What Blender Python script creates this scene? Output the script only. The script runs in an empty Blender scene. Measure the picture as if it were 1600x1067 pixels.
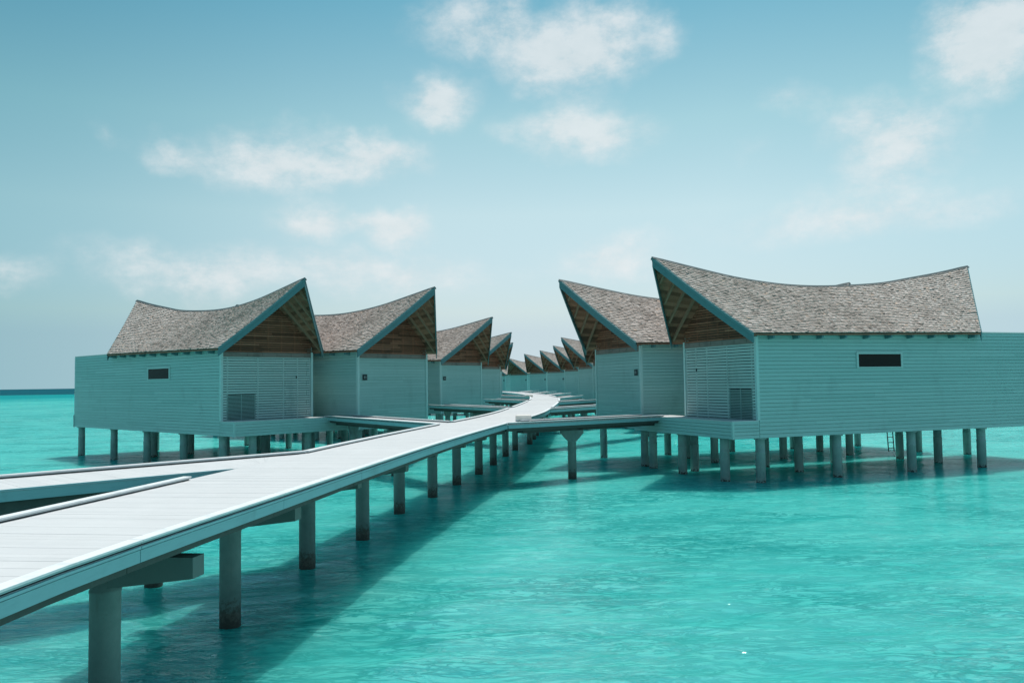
import bpy, math, random
from mathutils import Vector, Matrix
rnd = random.Random(7)
C = bpy.context.scene.collection
WATER = 0.0
DECK = 2.4            # boardwalk and house floor above the water
EYE = 4.0

# ------------------------------------------------------------------ helpers
class MB:
    """collects hexahedra; m=-1 mirrors the local v axis"""
    def __init__(s, m=1):
        s.v = []; s.f = []; s.t = []; s.m = m
    def poly(s, pts, faces, tint=None):
        b = len(s.v); m = s.m
        s.v += [(p[0], p[1]*m, p[2]) for p in pts]
        for f in faces:
            f = [b+i for i in f]
            if m < 0: f.reverse()
            s.f.append(f); s.t.append(tint if tint is not None else 0.5)
    def hexa(s, q, tint=None):
        # q: four bottom points counter-clockwise from above, four top points
        s.poly(q, [(3,2,1,0), (4,5,6,7), (0,1,5,4), (1,2,6,5), (2,3,7,6), (3,0,4,7)], tint)
    def box(s, x0, x1, y0, y1, z0, z1, tint=None):
        if x0 > x1: x0, x1 = x1, x0
        if y0 > y1: y0, y1 = y1, y0
        if z0 > z1: z0, z1 = z1, z0
        s.hexa([(x0,y0,z0),(x1,y0,z0),(x1,y1,z0),(x0,y1,z0),(x0,y0,z1),(x1,y0,z1),(x1,y1,z1),(x0,y1,z1)], tint)
    def bar(s, a, b, w, h, tint=None, up=(0,0,1)):
        a = Vector(a); b = Vector(b); d = (b-a).normalized(); up = Vector(up)
        side = d.cross(up).normalized()*w/2; u2 = side.cross(d).normalized()*h/2
        q = [a-side-u2, a+side-u2, b+side-u2, b-side-u2, a-side+u2, a+side+u2, b+side+u2, b-side+u2]
        s.hexa([tuple(p) for p in q], tint)
    def tube(s, x, y, z0, z1, r0, r1=None, n=20, tint=None, cap=True):
        r1 = r0 if r1 is None else r1
        p = []
        for (z, r) in ((z0, r0), (z1, r1)):
            p += [(x+r*math.cos(2*math.pi*i/n), y+r*math.sin(2*math.pi*i/n), z) for i in range(n)]
        fs = [(i, (i+1) % n, n+(i+1) % n, n+i) for i in range(n)]
        if cap: fs += [tuple(range(n, 2*n)), tuple(reversed(range(n)))]
        s.poly(p, fs, tint)
    def lathe(s, x, y, prof, n=24, tint=None):
        p = []
        for (r, z) in prof:
            p += [(x+r*math.cos(2*math.pi*i/n), y+r*math.sin(2*math.pi*i/n), z) for i in range(n)]
        fs = []
        for k in range(len(prof)-1):
            fs += [(k*n+i, k*n+(i+1) % n, (k+1)*n+(i+1) % n, (k+1)*n+i) for i in range(n)]
        fs += [tuple(range((len(prof)-1)*n, len(prof)*n)), tuple(reversed(range(n)))]
        s.poly(p, fs, tint)
    def mesh(s, name, mat, smooth=False):
        me = bpy.data.meshes.new(name)
        me.from_pydata(s.v, [], s.f)
        at = me.attributes.new('tint', 'FLOAT', 'FACE')
        at.data.foreach_set('value', s.t)
        me.materials.append(mat)
        if smooth:
            me.polygons.foreach_set('use_smooth', [len(f) == 4 for f in s.f])
        me.update()
        return me

def obj(name, me, parent=None):
    o = bpy.data.objects.new(name, me); C.objects.link(o)
    if parent is not None: o.parent = parent
    return o

def build(name, mb, mat, parent=None, smooth=False):
    return obj(name, mb.mesh(name, mat, smooth), parent)

def tag(o, label, cat, group=None, kind=None):
    if label: o['label'] = label
    if cat: o['category'] = cat
    if group: o['group'] = group
    if kind: o['kind'] = kind
    return o

def thing(name, label, cat, loc=(0,0,0), rz=0, group=None):
    o = bpy.data.objects.new(name, None); C.objects.link(o)
    o.location = loc; o.rotation_euler = (0, 0, rz); o.empty_display_size = .3
    return tag(o, label, cat, group)

def copy_tree(o, parent=None):
    c = o.copy(); C.objects.link(c)
    if parent is not None: c.parent = parent
    for ch in o.children: copy_tree(ch, c)
    return c

# ---------------------------------------------------------------- materials
def new_mat(name):
    m = bpy.data.materials.new(name); m.use_nodes = True
    nt = m.node_tree; nt.nodes.clear()
    out = nt.nodes.new('ShaderNodeOutputMaterial')
    bs = nt.nodes.new('ShaderNodeBsdfPrincipled')
    nt.links.new(bs.outputs[0], out.inputs[0])
    return m, nt, bs
def N(nt, typ, **kw):
    n = nt.nodes.new(typ)
    for k, v in kw.items():
        if k.startswith('i_'): n.inputs[k[2:].replace('_', ' ')].default_value = v
        else: setattr(n, k, v)
    return n
def noise(nt, vec, scale, detail=5, rough=.6, stretch=None, dist=0):
    if stretch:
        mp = N(nt, 'ShaderNodeMapping'); mp.inputs['Scale'].default_value = stretch
        nt.links.new(vec, mp.inputs[0]); vec = mp.outputs[0]
    n = N(nt, 'ShaderNodeTexNoise'); n.inputs['Scale'].default_value = scale
    n.inputs['Detail'].default_value = detail; n.inputs['Roughness'].default_value = rough
    n.inputs['Distortion'].default_value = dist
    nt.links.new(vec, n.inputs['Vector'])
    return n.outputs['Fac']
def ramp(nt, fac, stops):
    r = N(nt, 'ShaderNodeValToRGB'); cr = r.color_ramp
    while len(cr.elements) < len(stops): cr.elements.new(.5)
    for e, (p, c) in zip(cr.elements, stops):
        e.position = p; e.color = (*c, 1) if len(c) == 3 else c
    nt.links.new(fac, r.inputs[0]); return r.outputs[0]
def mix(nt, fac, a, b, mode='MIX'):
    n = N(nt, 'ShaderNodeMix', data_type='RGBA', blend_type=mode)
    for i, v in ((0, fac), (6, a), (7, b)):
        if isinstance(v, (int, float)): n.inputs[i].default_value = v
        elif isinstance(v, tuple): n.inputs[i].default_value = (*v, 1)
        else: nt.links.new(v, n.inputs[i])
    return n.outputs[2]
def math_(nt, op, a, b=None, clamp=False):
    n = N(nt, 'ShaderNodeMath', operation=op, use_clamp=clamp)
    for i, v in enumerate((a, b)):
        if v is None: continue
        if isinstance(v, (int, float)): n.inputs[i].default_value = v
        else: nt.links.new(v, n.inputs[i])
    return n.outputs[0]
def mrange(nt, v, a, b, c=0., d=1., smooth=True):
    n = N(nt, 'ShaderNodeMapRange', interpolation_type='SMOOTHSTEP' if smooth else 'LINEAR')
    nt.links.new(v, n.inputs[0])
    for i, q in enumerate((a, b, c, d)): n.inputs[i+1].default_value = q
    return n.outputs[0]
def coords(nt): return N(nt, 'ShaderNodeTexCoord').outputs['Object']
def world_pos(nt): return N(nt, 'ShaderNodeNewGeometry').outputs['Position']
def tint(nt): return N(nt, 'ShaderNodeAttribute', attribute_name='tint').outputs['Fac']
def bump(nt, bs, h, strength=.3, dist=.02):
    b = N(nt, 'ShaderNodeBump'); b.inputs['Strength'].default_value = strength
    b.inputs['Distance'].default_value = dist
    nt.links.new(h, b.inputs['Height']); nt.links.new(b.outputs[0], bs.inputs['Normal'])

def painted(name, lo, hi, rough=.55, grain=(2, 2, 30), dirt=(.12, .2, .19), dirt_amt=.35, spec=.35):
    m, nt, bs = new_mat(name); c = coords(nt)
    base = ramp(nt, tint(nt), [(0, lo), (1, hi)])
    g = noise(nt, c, 1.0, 6, .65, grain)
    base = mix(nt, math_(nt, 'MULTIPLY', mrange(nt, g, .45, .75), .28), base, tuple(x*.72 for x in lo))
    d = noise(nt, c, .9, 6, .7, (1, 1, .5))
    base = mix(nt, math_(nt, 'MULTIPLY', mrange(nt, d, .52, .78), dirt_amt), base, dirt)
    nt.links.new(base, bs.inputs['Base Color'])
    bs.inputs['Roughness'].default_value = rough
    bs.inputs['Specular IOR Level'].default_value = spec
    bump(nt, bs, g, .25, .004)
    return m
def wood(name, stops, grain=(3, 40, 40), rough=.75, stain=None, bs_h=.006, gm=.5):
    m, nt, bs = new_mat(name); c = coords(nt)
    base = ramp(nt, tint(nt), stops)
    g = noise(nt, c, 1.0, 7, .7, grain, .4)
    base = mix(nt, mrange(nt, g, .35, .75, 0, gm), base, mix(nt, .5, base, (.03, .028, .026)))
    if stain:
        s = noise(nt, c, .7, 5, .65)
        base = mix(nt, mrange(nt, s, .48, .72, 0, .55), base, stain)
    nt.links.new(base, bs.inputs['Base Color'])
    bs.inputs['Roughness'].default_value = rough; bs.inputs['Specular IOR Level'].default_value = .25
    bump(nt, bs, g, .4, bs_h)
    return m

M = {}
M['wall'] = painted('painted_clapboard', (.335, .545, .52), (.405, .615, .59), grain=(1.5, 1.5, 26), dirt_amt=.22)
M['trim'] = painted('painted_trim', (.42, .62, .6), (.5, .7, .68), grain=(20, 20, 2))
M['barge'] = painted('weathered_teal_board', (.075, .19, .205), (.115, .25, .265), grain=(6, 6, 14), dirt=(.05, .1, .1), dirt_amt=.5)
M['shingle'] = wood('weathered_shingle', [(0, (.32, .255, .225)), (.3, (.50, .415, .37)), (.6, (.62, .525, .475)), (.85, (.72, .625, .58)), (1, (.72, .54, .44))], (14, 3, 3), .85, (.30, .25, .22), .008)
M['brown'] = wood('brown_gable_wood', [(0, (.16, .072, .043)), (.5, (.28, .128, .076)), (1, (.42, .20, .125))], (18, 2.5, 18), .75, (.03, .022, .02))
M['lintel'] = wood('grey_brown_beam', [(0, (.2, .18, .16)), (1, (.3, .27, .24))], (12, 2, 12), .8, (.09, .08, .075))
M['rafter'] = wood('pale_rafter', [(0, (.30, .20, .135)), (1, (.36, .25, .17))], (4, 12, 12), .8)
M['deck'] = wood('pale_deck_board', [(0, (.59, .60, .605)), (1, (.64, .645, .65))], (1.3, 1.3, 1.3), .6, (.57, .58, .59), .003, .12)
M['kerb'] = painted('white_kerb', (.40, .47, .49), (.74, .77, .78), grain=(5, 5, 20), dirt=(.35, .4, .4), dirt_amt=.3)
M['fascia'] = painted('pale_teal_fascia', (.24, .44, .47), (.33, .54, .57), grain=(3, 3, 18), dirt=(.16, .26, .26), dirt_amt=.4)
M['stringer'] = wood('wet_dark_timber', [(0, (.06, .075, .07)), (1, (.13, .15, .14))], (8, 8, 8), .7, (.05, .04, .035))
M['ridge'] = painted('dark_ridge_strip', (.05, .075, .08), (.08, .11, .115), dirt_amt=.1)
M['dark'] = painted('dark_cavity', (.02, .03, .03), (.03, .04, .04), dirt_amt=0)
M['slat'] = painted('painted_slat', (.42, .57, .55), (.48, .63, .61), grain=(1.5, 1.5, 26))
M['vent'] = painted('vent_slat', (.24, .38, .37), (.29, .44, .42), grain=(2, 2, 30))
M['plate'] = painted('black_plate', (.018, .025, .03), (.025, .035, .04), dirt_amt=0, rough=.35)
M['mark'] = painted('pale_mark', (.3, .38, .38), (.35, .42, .42), dirt_amt=0)
M['cream'] = painted('cream_block', (.78, .73, .66), (.82, .77, .7), dirt=(.55, .5, .44), dirt_amt=.25, grain=(6, 6, 6))
M['white'] = painted('white_sheet', (.8, .82, .82), (.84, .85, .85), dirt_amt=.1)
M['metal'] = painted('grey_ladder_metal', (.12, .16, .16), (.16, .2, .2), rough=.4, dirt_amt=.1)

def pane_mat():
    m, nt, bs = new_mat('dark_window_glass')
    bs.inputs['Base Color'].default_value = (.022, .019, .018, 1)
    bs.inputs['Roughness'].default_value = .2; bs.inputs['Specular IOR Level'].default_value = .08
    return m
M['pane'] = pane_mat()

def pile_mat(name, band, k):
    m, nt, bs = new_mat(name); p = world_pos(nt)
    n1 = noise(nt, p, 2.2, 7, .65); n2 = noise(nt, p, 14, 5, .7)
    base = ramp(nt, n1, [(.3, (.20*k, .31*k, .295*k)), (.55, (.27*k, .385*k, .365*k)), (.75, (.34*k, .43*k, .40*k))])
    st = noise(nt, p, 1.0, 5, .7, (7, 7, .8))
    base = mix(nt, mrange(nt, st, .55, .72, 0, .5), base, (.12, .15, .13))
    base = mix(nt, mrange(nt, n2, .62, .7, 0, .5), base, (.13, .16, .15))
    sep = N(nt, 'ShaderNodeSeparateXYZ'); nt.links.new(p, sep.inputs[0])
    z = math_(nt, 'ADD', sep.outputs[2], math_(nt, 'MULTIPLY', math_(nt, 'SUBTRACT', n2, .5), .9))
    base = mix(nt, mrange(nt, z, band-.2, band+.04, 1, 0), base, (.09, .095, .08))
    base = mix(nt, mrange(nt, z, band*.15, band*.45, 1, 0), base, (.045, .055, .048))
    nt.links.new(base, bs.inputs['Base Color']); bs.inputs['Roughness'].default_value = .75
    bump(nt, bs, n2, .35, .012)
    return m
M['pile'] = pile_mat('concrete_pile', .40, .62)  # k darkens the concrete to stand for shade on the boardwalk piles
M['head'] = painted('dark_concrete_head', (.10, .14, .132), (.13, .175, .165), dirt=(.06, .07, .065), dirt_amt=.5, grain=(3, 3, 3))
M['house_pile'] = pile_mat('pale_concrete_pile', .12, 1.)

def water_mat():
    m, nt, bs = new_mat('lagoon_water')
    p = world_pos(nt)
    sep = N(nt, 'ShaderNodeSeparateXYZ'); nt.links.new(p, sep.inputs[0])
    ln = N(nt, 'ShaderNodeVectorMath', operation='LENGTH'); nt.links.new(p, ln.inputs[0])
    dist = ln.outputs['Value']
    # sandy bottom seen through the water: broad pale and deeper patches
    patch = noise(nt, p, .055, 4, .55, (1, .8, 1), .6)
    fine = noise(nt, p, .5, 5, .6, (1, 1.5, 1), .8)
    base = ramp(nt, patch, [(.3, (.06, .49, .45)), (.5, (.115, .59, .54)), (.7, (.175, .66, .595))])
    base = mix(nt, mrange(nt, fine, .35, .7, 0, .25), base, (.02, .42, .40))
    # ripple light painted into the base colour: lighter crests, darker troughs
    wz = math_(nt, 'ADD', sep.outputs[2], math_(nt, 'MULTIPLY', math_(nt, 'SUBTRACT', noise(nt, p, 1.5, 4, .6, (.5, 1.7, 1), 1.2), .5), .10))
    thick = mrange(nt, wz, -.05, .045, 1., 0.)  # weight of the painted dark, from wave height and noise
    base = mix(nt, math_(nt, 'MULTIPLY', thick, .5), base, (.012, .40, .375))  # painted ripple dark; thick is only its weight
    def ripple_shade(sc, st, ds, lo):  # thin dark squiggles, ripple shading painted into the base colour
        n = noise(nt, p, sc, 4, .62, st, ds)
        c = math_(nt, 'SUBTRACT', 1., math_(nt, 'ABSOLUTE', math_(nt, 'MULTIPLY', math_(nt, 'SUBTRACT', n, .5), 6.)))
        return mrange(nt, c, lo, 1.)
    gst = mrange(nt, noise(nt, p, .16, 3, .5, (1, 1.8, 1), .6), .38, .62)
    shade_lines = math_(nt, 'MAXIMUM', ripple_shade(1.15, (.42, 1.5, 1), 1.2, .5), ripple_shade(2.6, (.5, 1.5, 1), 1.0, .5))
    base = mix(nt, math_(nt, 'MULTIPLY', math_(nt, 'MULTIPLY', shade_lines, math_(nt, 'ADD', math_(nt, 'MULTIPLY', gst, .5), .4)), 1.), base, (.010, .27, .26))
    # reef edge far out, then deep sea
    far_n = noise(nt, p, .004, 4, .6, (1, 2.5, 1))
    dn = math_(nt, 'ADD', dist, math_(nt, 'MULTIPLY', math_(nt, 'SUBTRACT', far_n, .5), 260.))
    base = mix(nt, mrange(nt, dn, 260, 420), base, (.006, .26, .27))
    base = mix(nt, mrange(nt, dn, 600, 660), base, (.003, .085, .115))
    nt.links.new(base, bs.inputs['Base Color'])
    bs.inputs['Roughness'].default_value = .6
    bs.inputs['Specular IOR Level'].default_value = 0
    # light scatters inside the milky water, so cast shadows are soft
    bs.subsurface_method = 'BURLEY'
    bs.inputs['Subsurface Weight'].default_value = .8
    bs.inputs['Subsurface Radius'].default_value = (.35, 1.0, 1.0)
    bs.inputs['Subsurface Scale'].default_value = 3.0
    # waves: swell, wind ripples with sharp creases, fine chop
    def crease(n): return math_(nt, 'SUBTRACT', 1., math_(nt, 'ABSOLUTE', math_(nt, 'MULTIPLY', math_(nt, 'SUBTRACT', n, .5), 4.)))
    w1 = noise(nt, p, .36, 3, .5, (.75, 1.25, 1), .7)
    w2 = noise(nt, p, .95, 4, .55, (.55, 1.5, 1), 1.2)
    w3 = noise(nt, p, 2.3, 4, .6, (.6, 1.5, 1), 1.0)
    w4 = noise(nt, p, 7, 3, .6, (.7, 1.3, 1), .6)
    farw = mrange(nt, dist, 35, 110, .0, 1., False)
    h = math_(nt, 'ADD', math_(nt, 'MULTIPLY', w2, .20), math_(nt, 'MULTIPLY', crease(w2), .06))
    h = math_(nt, 'ADD', math_(nt, 'MULTIPLY', h, farw), math_(nt, 'MULTIPLY', crease(w3), .007))
    h = math_(nt, 'ADD', h, math_(nt, 'MULTIPLY', w4, .005))
    h = math_(nt, 'ADD', h, math_(nt, 'MULTIPLY', w1, .03))
    b = N(nt, 'ShaderNodeBump'); b.inputs['Distance'].default_value = 1.2; b.inputs['Strength'].default_value = 1.
    nt.links.new(h, b.inputs['Height']); nt.links.new(b.outputs[0], bs.inputs['Normal'])
    gl = N(nt, 'ShaderNodeBsdfGlossy'); gl.inputs['Roughness'].default_value = .045
    nt.links.new(b.outputs[0], gl.inputs['Normal'])
    fr = N(nt, 'ShaderNodeFresnel'); fr.inputs['IOR'].default_value = 1.33; nt.links.new(b.outputs[0], fr.inputs['Normal'])
    # small waves tilt towards the viewer: the mean reflectance of a rough sea stays low
    fac = math_(nt, 'MULTIPLY', math_(nt, 'MINIMUM', math_(nt, 'MULTIPLY', fr.outputs[0], .6), .26), mrange(nt, dist, 60, 420, 1., .22))
    ms = N(nt, 'ShaderNodeMixShader'); nt.links.new(fac, ms.inputs[0])
    nt.links.new(bs.outputs[0], ms.inputs[1]); nt.links.new(gl.outputs[0], ms.inputs[2])
    outn = [n for n in nt.nodes if n.type == 'OUTPUT_MATERIAL'][0]; nt.links.new(ms.outputs[0], outn.inputs[0])
    return m
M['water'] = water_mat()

# --------------------------------------------------------------- the setting
def wave_sheet():
    """the lagoon surface: rings of quads out to the horizon, with real wind waves in the near part"""
    import numpy as np
    rg = np.random.default_rng(4)
    fine = np.radians(np.linspace(-52, 52, 620)); coarse = np.radians(np.linspace(54, 306, 64))
    ang = np.concatenate([fine, coarse]); na = len(ang)
    rad = np.concatenate([np.geomspace(2.5, 130, 800), np.geomspace(134, 14000, 70)]); nr = len(rad)
    RR, AA = np.meshgrid(rad, ang, indexing='ij')
    X = RR*np.sin(AA); Y = RR*np.cos(AA)
    step = np.maximum(np.gradient(rad)[:, None], RR*np.where(np.abs(AA) < .91, .00293, .07))
    env = .75+.35*np.sin(X*.11+Y*.05+1.)*np.sin(Y*.09-X*.04+.4)+.25*np.sin(X*.031-Y*.07)
    env = np.clip(env, .35, 1.35)
    Z = np.zeros_like(X); DX = np.zeros_like(X); DY = np.zeros_like(X)
    for k in range(110):
        lam = .24*(2.6/.24)**rg.random()
        th = rg.normal(0, .42)+math.radians(97)          # waves run roughly along the view
        kx, ky = math.cos(th)*2*math.pi/lam, math.sin(th)*2*math.pi/lam
        sl = .0145*rg.uniform(.6, 1.4)*(1.0 if lam < 1.3 else .6)
        amp = sl*lam/(2*math.pi)
        fade = np.clip((lam/step-2.5)/2.5, 0, 1)
        ph = kx*X+ky*Y+rg.random()*6.283
        e = amp*fade*env
        Z += e*np.cos(ph); DX -= e*1.5*math.cos(th)*np.sin(ph); DY -= e*1.5*math.sin(th)*np.sin(ph)
    co = np.stack([X+DX, Y+DY, Z], -1).reshape(-1, 3)
    co = np.vstack([co, [[0, 0, 0]]]).astype(np.float32)
    i = np.arange(nr-1)[:, None]; j = np.arange(na)[None, :]; j2 = (j+1) % na
    q = np.stack([i*na+j, i*na+j2, (i+1)*na+j2, (i+1)*na+j], -1).reshape(-1, 4)[:, ::-1]
    c = len(co)-1
    jj = np.arange(na); tri = np.stack([np.full(na, c), (jj+1) % na, jj], -1)
    nq, ntr = len(q), len(tri)
    me = bpy.data.meshes.new('water')
    me.vertices.add(len(co)); me.vertices.foreach_set('co', co.ravel())
    me.loops.add(nq*4+ntr*3); me.polygons.add(nq+ntr)
    me.loops.foreach_set('vertex_index', np.concatenate([q.ravel(), tri.ravel()]).astype(np.int32))
    st = np.concatenate([np.arange(nq)*4, nq*4+np.arange(ntr)*3]).astype(np.int32)
    me.polygons.foreach_set('loop_start', st)
    me.polygons.foreach_set('use_smooth', np.ones(nq+ntr, bool))
    me.update(calc_edges=True); me.validate()
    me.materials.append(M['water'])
    return me
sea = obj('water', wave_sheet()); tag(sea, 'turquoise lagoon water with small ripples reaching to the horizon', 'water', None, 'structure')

# ------------------------------------------------------------------- houses
W, HS, LB, SK = 4.96, 2.95, 16.97, -.69
RIDGE = [(-2.95, 6.5), (-1.1, 6.17), (.95, 5.83), (2.9, 5.63), (4.5, 5.57), (6.3, 5.62), (8.8, 5.81), (10.6, 6.1), (12.6, 6.45), (14.27, 6.8)]
def ridge_z(u):
    P = RIDGE
    if u <= P[0][0]: return P[0][1]
    for i in range(len(P)-1):
        if u <= P[i+1][0]:
            p1, p2 = P[i], P[i+1]; p0 = P[max(i-1, 0)]; p3 = P[min(i+2, len(P)-1)]
            h = p2[0]-p1[0]; t = (u-p1[0])/h
            m1 = (p2[1]-p0[1])/(p2[0]-p0[0]); m2 = (p3[1]-p1[1])/(p3[0]-p1[0])
            return (2*t**3-3*t*t+1)*p1[1]+(t**3-2*t*t+t)*h*m1+(-2*t**3+3*t*t)*p2[1]+(t**3-t*t)*h*m2
    return P[-1][1]
EV = .37
def roof_pt(s, t, side, dz=0.):
    """s 0..1 along the house, t 0 at the eave .. 1 at the ridge; side 0 near, 1 far"""
    ue = -.36+(11.5+.36)*s; ze = 3.32+.12*s
    ur = -2.95+(14.27+2.95)*s; zr = ridge_z(ur)
    v = -EV+(W/2+EV)*t
    z = ze+(zr-ze)*t-.10*math.sin(math.pi*t)*.6
    u = ue+(ur-ue)*t
    if side: v = W-v
    return Vector((u, v, z+dz))
def roof_s_at_u(u, t):
    return (u+.36*(1-t)+2.95*t)/(11.86*(1-t)+17.22*t)

def shingles(m):
    mb = MB(m); r = random.Random(31)
    ROWS = 31
    for side in (0, 1):
        for k in range(ROWS):
            t0 = k/ROWS; t1 = min(1., (k+1.35)/ROWS)
            Lrow = (roof_pt(1, t0, side)-roof_pt(0, t0, side)).length
            x = -r.random()*.1
            while x < Lrow:
                w = r.uniform(.07, .17); a = max(0, x)/Lrow; b = min(Lrow, x+w-.006)/Lrow
                x += w
                if b <= a+1e-4: continue
                jt = r.uniform(-.006, .006); lift = r.uniform(.0, .012) if r.random() < .93 else r.uniform(.015, .03); th = r.uniform(.014, .024)
                q = [roof_pt(a, max(0, t0+jt), side), roof_pt(b, max(0, t0+jt), side), roof_pt(b, t1, side), roof_pt(a, t1, side)]
                n = (q[1]-q[0]).cross(q[3]-q[0]).normalized()
                if n.z < 0: n = -n
                top = [q[0]+n*(th+.022+lift), q[1]+n*(th+.022+lift*r.uniform(.6, 1)), q[2]+n*.006, q[3]+n*.006]
                bot = [q[0]+n*(.012+lift), q[1]+n*(.012+lift), q[2]-n*.004, q[3]-n*.004]
                pts = [tuple(p) for p in bot+top]
                c = min(1, max(0, r.gauss(.52, .21)))
                f = [(4, 5, 6, 7), (0, 1, 5, 4), (1, 2, 6, 5), (3, 0, 4, 7)]
                if side: f = [tuple(reversed(g)) for g in f]
                mb.poly(pts, f, c)
    return mb
def roof_slab(m):
    """boards under the shingles, seen from below as the soffit"""
    mb = MB(m); r = random.Random(5); NS, NB = 20, 22
    for side in (0, 1):
        for k in range(NB):
            t0, t1 = k/NB, (k+.96)/NB; c = r.random()
            for i in range(NS):
                a, b = i/NS, (i+1)/NS
                q = [roof_pt(a, t0, side, -.09), roof_pt(b, t0, side, -.09), roof_pt(b, t1, side, -.09), roof_pt(a, t1, side, -.09)]
                p = [roof_pt(a, t0, side, -.02), roof_pt(b, t0, side, -.02), roof_pt(b, t1, side, -.02), roof_pt(a, t1, side, -.02)]
                q = [tuple(x) for x in q+p]
                if side: q = [q[3], q[2], q[1], q[0], q[7], q[6], q[5], q[4]]
                mb.hexa(q, c)
    return mb
def dark_underlay(m):
    mb = MB(m); NS, NT = 24, 8
    for side in (0, 1):
        for i in range(NS):
            for j in range(NT):
                a, b, t0, t1 = i/NS, (i+1)/NS, j/NT, (j+1)/NT
                q = [roof_pt(a, t0, side, -.018), roof_pt(b, t0, side, -.018), roof_pt(b, t1, side, -.018), roof_pt(a, t1, side, -.018)]
                p = [x+Vector((0, 0, .016)) for x in q]
                q = [tuple(x) for x in q+p]
                if side: q = [q[3], q[2], q[1], q[0], q[7], q[6], q[5], q[4]]
                mb.hexa(q, .2)
    return mb
def barge(m, s, side):
    """board along the raking edge; s=0 front, 1 rear"""
    mb = MB(m); o = -1 if s == 0 else 1; n = 10
    for (o0, o1, d0, d1, tn) in ((.002, .06, -.36, .0, .4), (.002, .085, -.085, .035, .8)):
        for i in range(n):
            t0, t1 = i/n, (i+1)/n
            def dp(t, d): return d if d > -.2 else d*(1.2-.1*t if t > .03 else 1.15)
            A, B = roof_pt(s, t0, side), roof_pt(s, t1, side)
            q = []
            for z in (dp, None):
                pass
            za0, zb0 = d0*1.0, d0*1.0
            pts = []
            for (zz0, zz1) in ((d0, d0), (d1, d1)):
                pts += [(A.x+o*o0, A.y, A.z+zz0), (A.x+o*o1, A.y, A.z+zz0), (B.x+o*o1, B.y, B.z+zz1), (B.x+o*o0, B.y, B.z+zz1)]
            flip = (o > 0) == (side == 0)
            q = pts if flip else [pts[j] for j in (3, 2, 1, 0, 7, 6, 5, 4)]
            mb.hexa(q, tn)
    return mb
def ridge_cap(m):
    mb = MB(m); n = 40
    for i in range(n):
        a, b = roof_pt(i/n-.004 if i == 0 else i/n, 1, 0), roof_pt((i+1)/n+(.004 if i == n-1 else 0), 1, 0)
        for sg in (-1, 1):
            pts = [(a.x, a.y, a.z+.02), (b.x, b.y, b.z+.02), (b.x, b.y+sg*.10, b.z-.075), (a.x, a.y+sg*.10, a.z-.075)]
            pts += [(x, y, z+.03) for (x, y, z) in pts]
            if sg < 0: pts = [pts[j] for j in (3, 2, 1, 0, 7, 6, 5, 4)]
            mb.hexa(pts, .5)
    return mb
def clap(mb, a, b, z0, z1, r, h=.147, thick=.03, core=.035):
    """overlapping boards on the wall a->b (outward = right of a->b)"""
    a = Vector((a[0], a[1], 0)); b = Vector((b[0], b[1], 0)); d = (b-a); L = d.length; d.normalize()
    n = Vector((d.y, -d.x, 0))
    pa, pb = a-n*.03, b-n*.03
    qa, qb = a-n*.06, b-n*.06
    mb.hexa([(v.x, v.y, z0) for v in (pa, pb, qb, qa)]+[(v.x, v.y, z1-.005) for v in (pa, pb, qb, qa)], .0)
    k = 0; z = z0
    while z < z1-.01:
        zt = min(z+h, z1)
        x = 0; first = r.uniform(1.5, 4.2)
        while x < L-1e-4:
            e = min(L, x+first); first = r.uniform(3.4, 4.4)
            if L-e < .5: e = L
            c = min(1, max(0, r.gauss(.5, .25)))
            p, q = a+d*x, a+d*(e-.002 if e < L else e)
            to = thick; tt = .006
            bot = [p+n*to, q+n*to, q-n*.026, p-n*.026]; top = [p+n*tt, q+n*tt, q-n*.026, p-n*.026]
            mb.hexa([(v.x, v.y, z+.017) for v in bot]+[(v.x, v.y, zt) for v in top], c)
            x = e
        z = zt; k += 1

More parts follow.
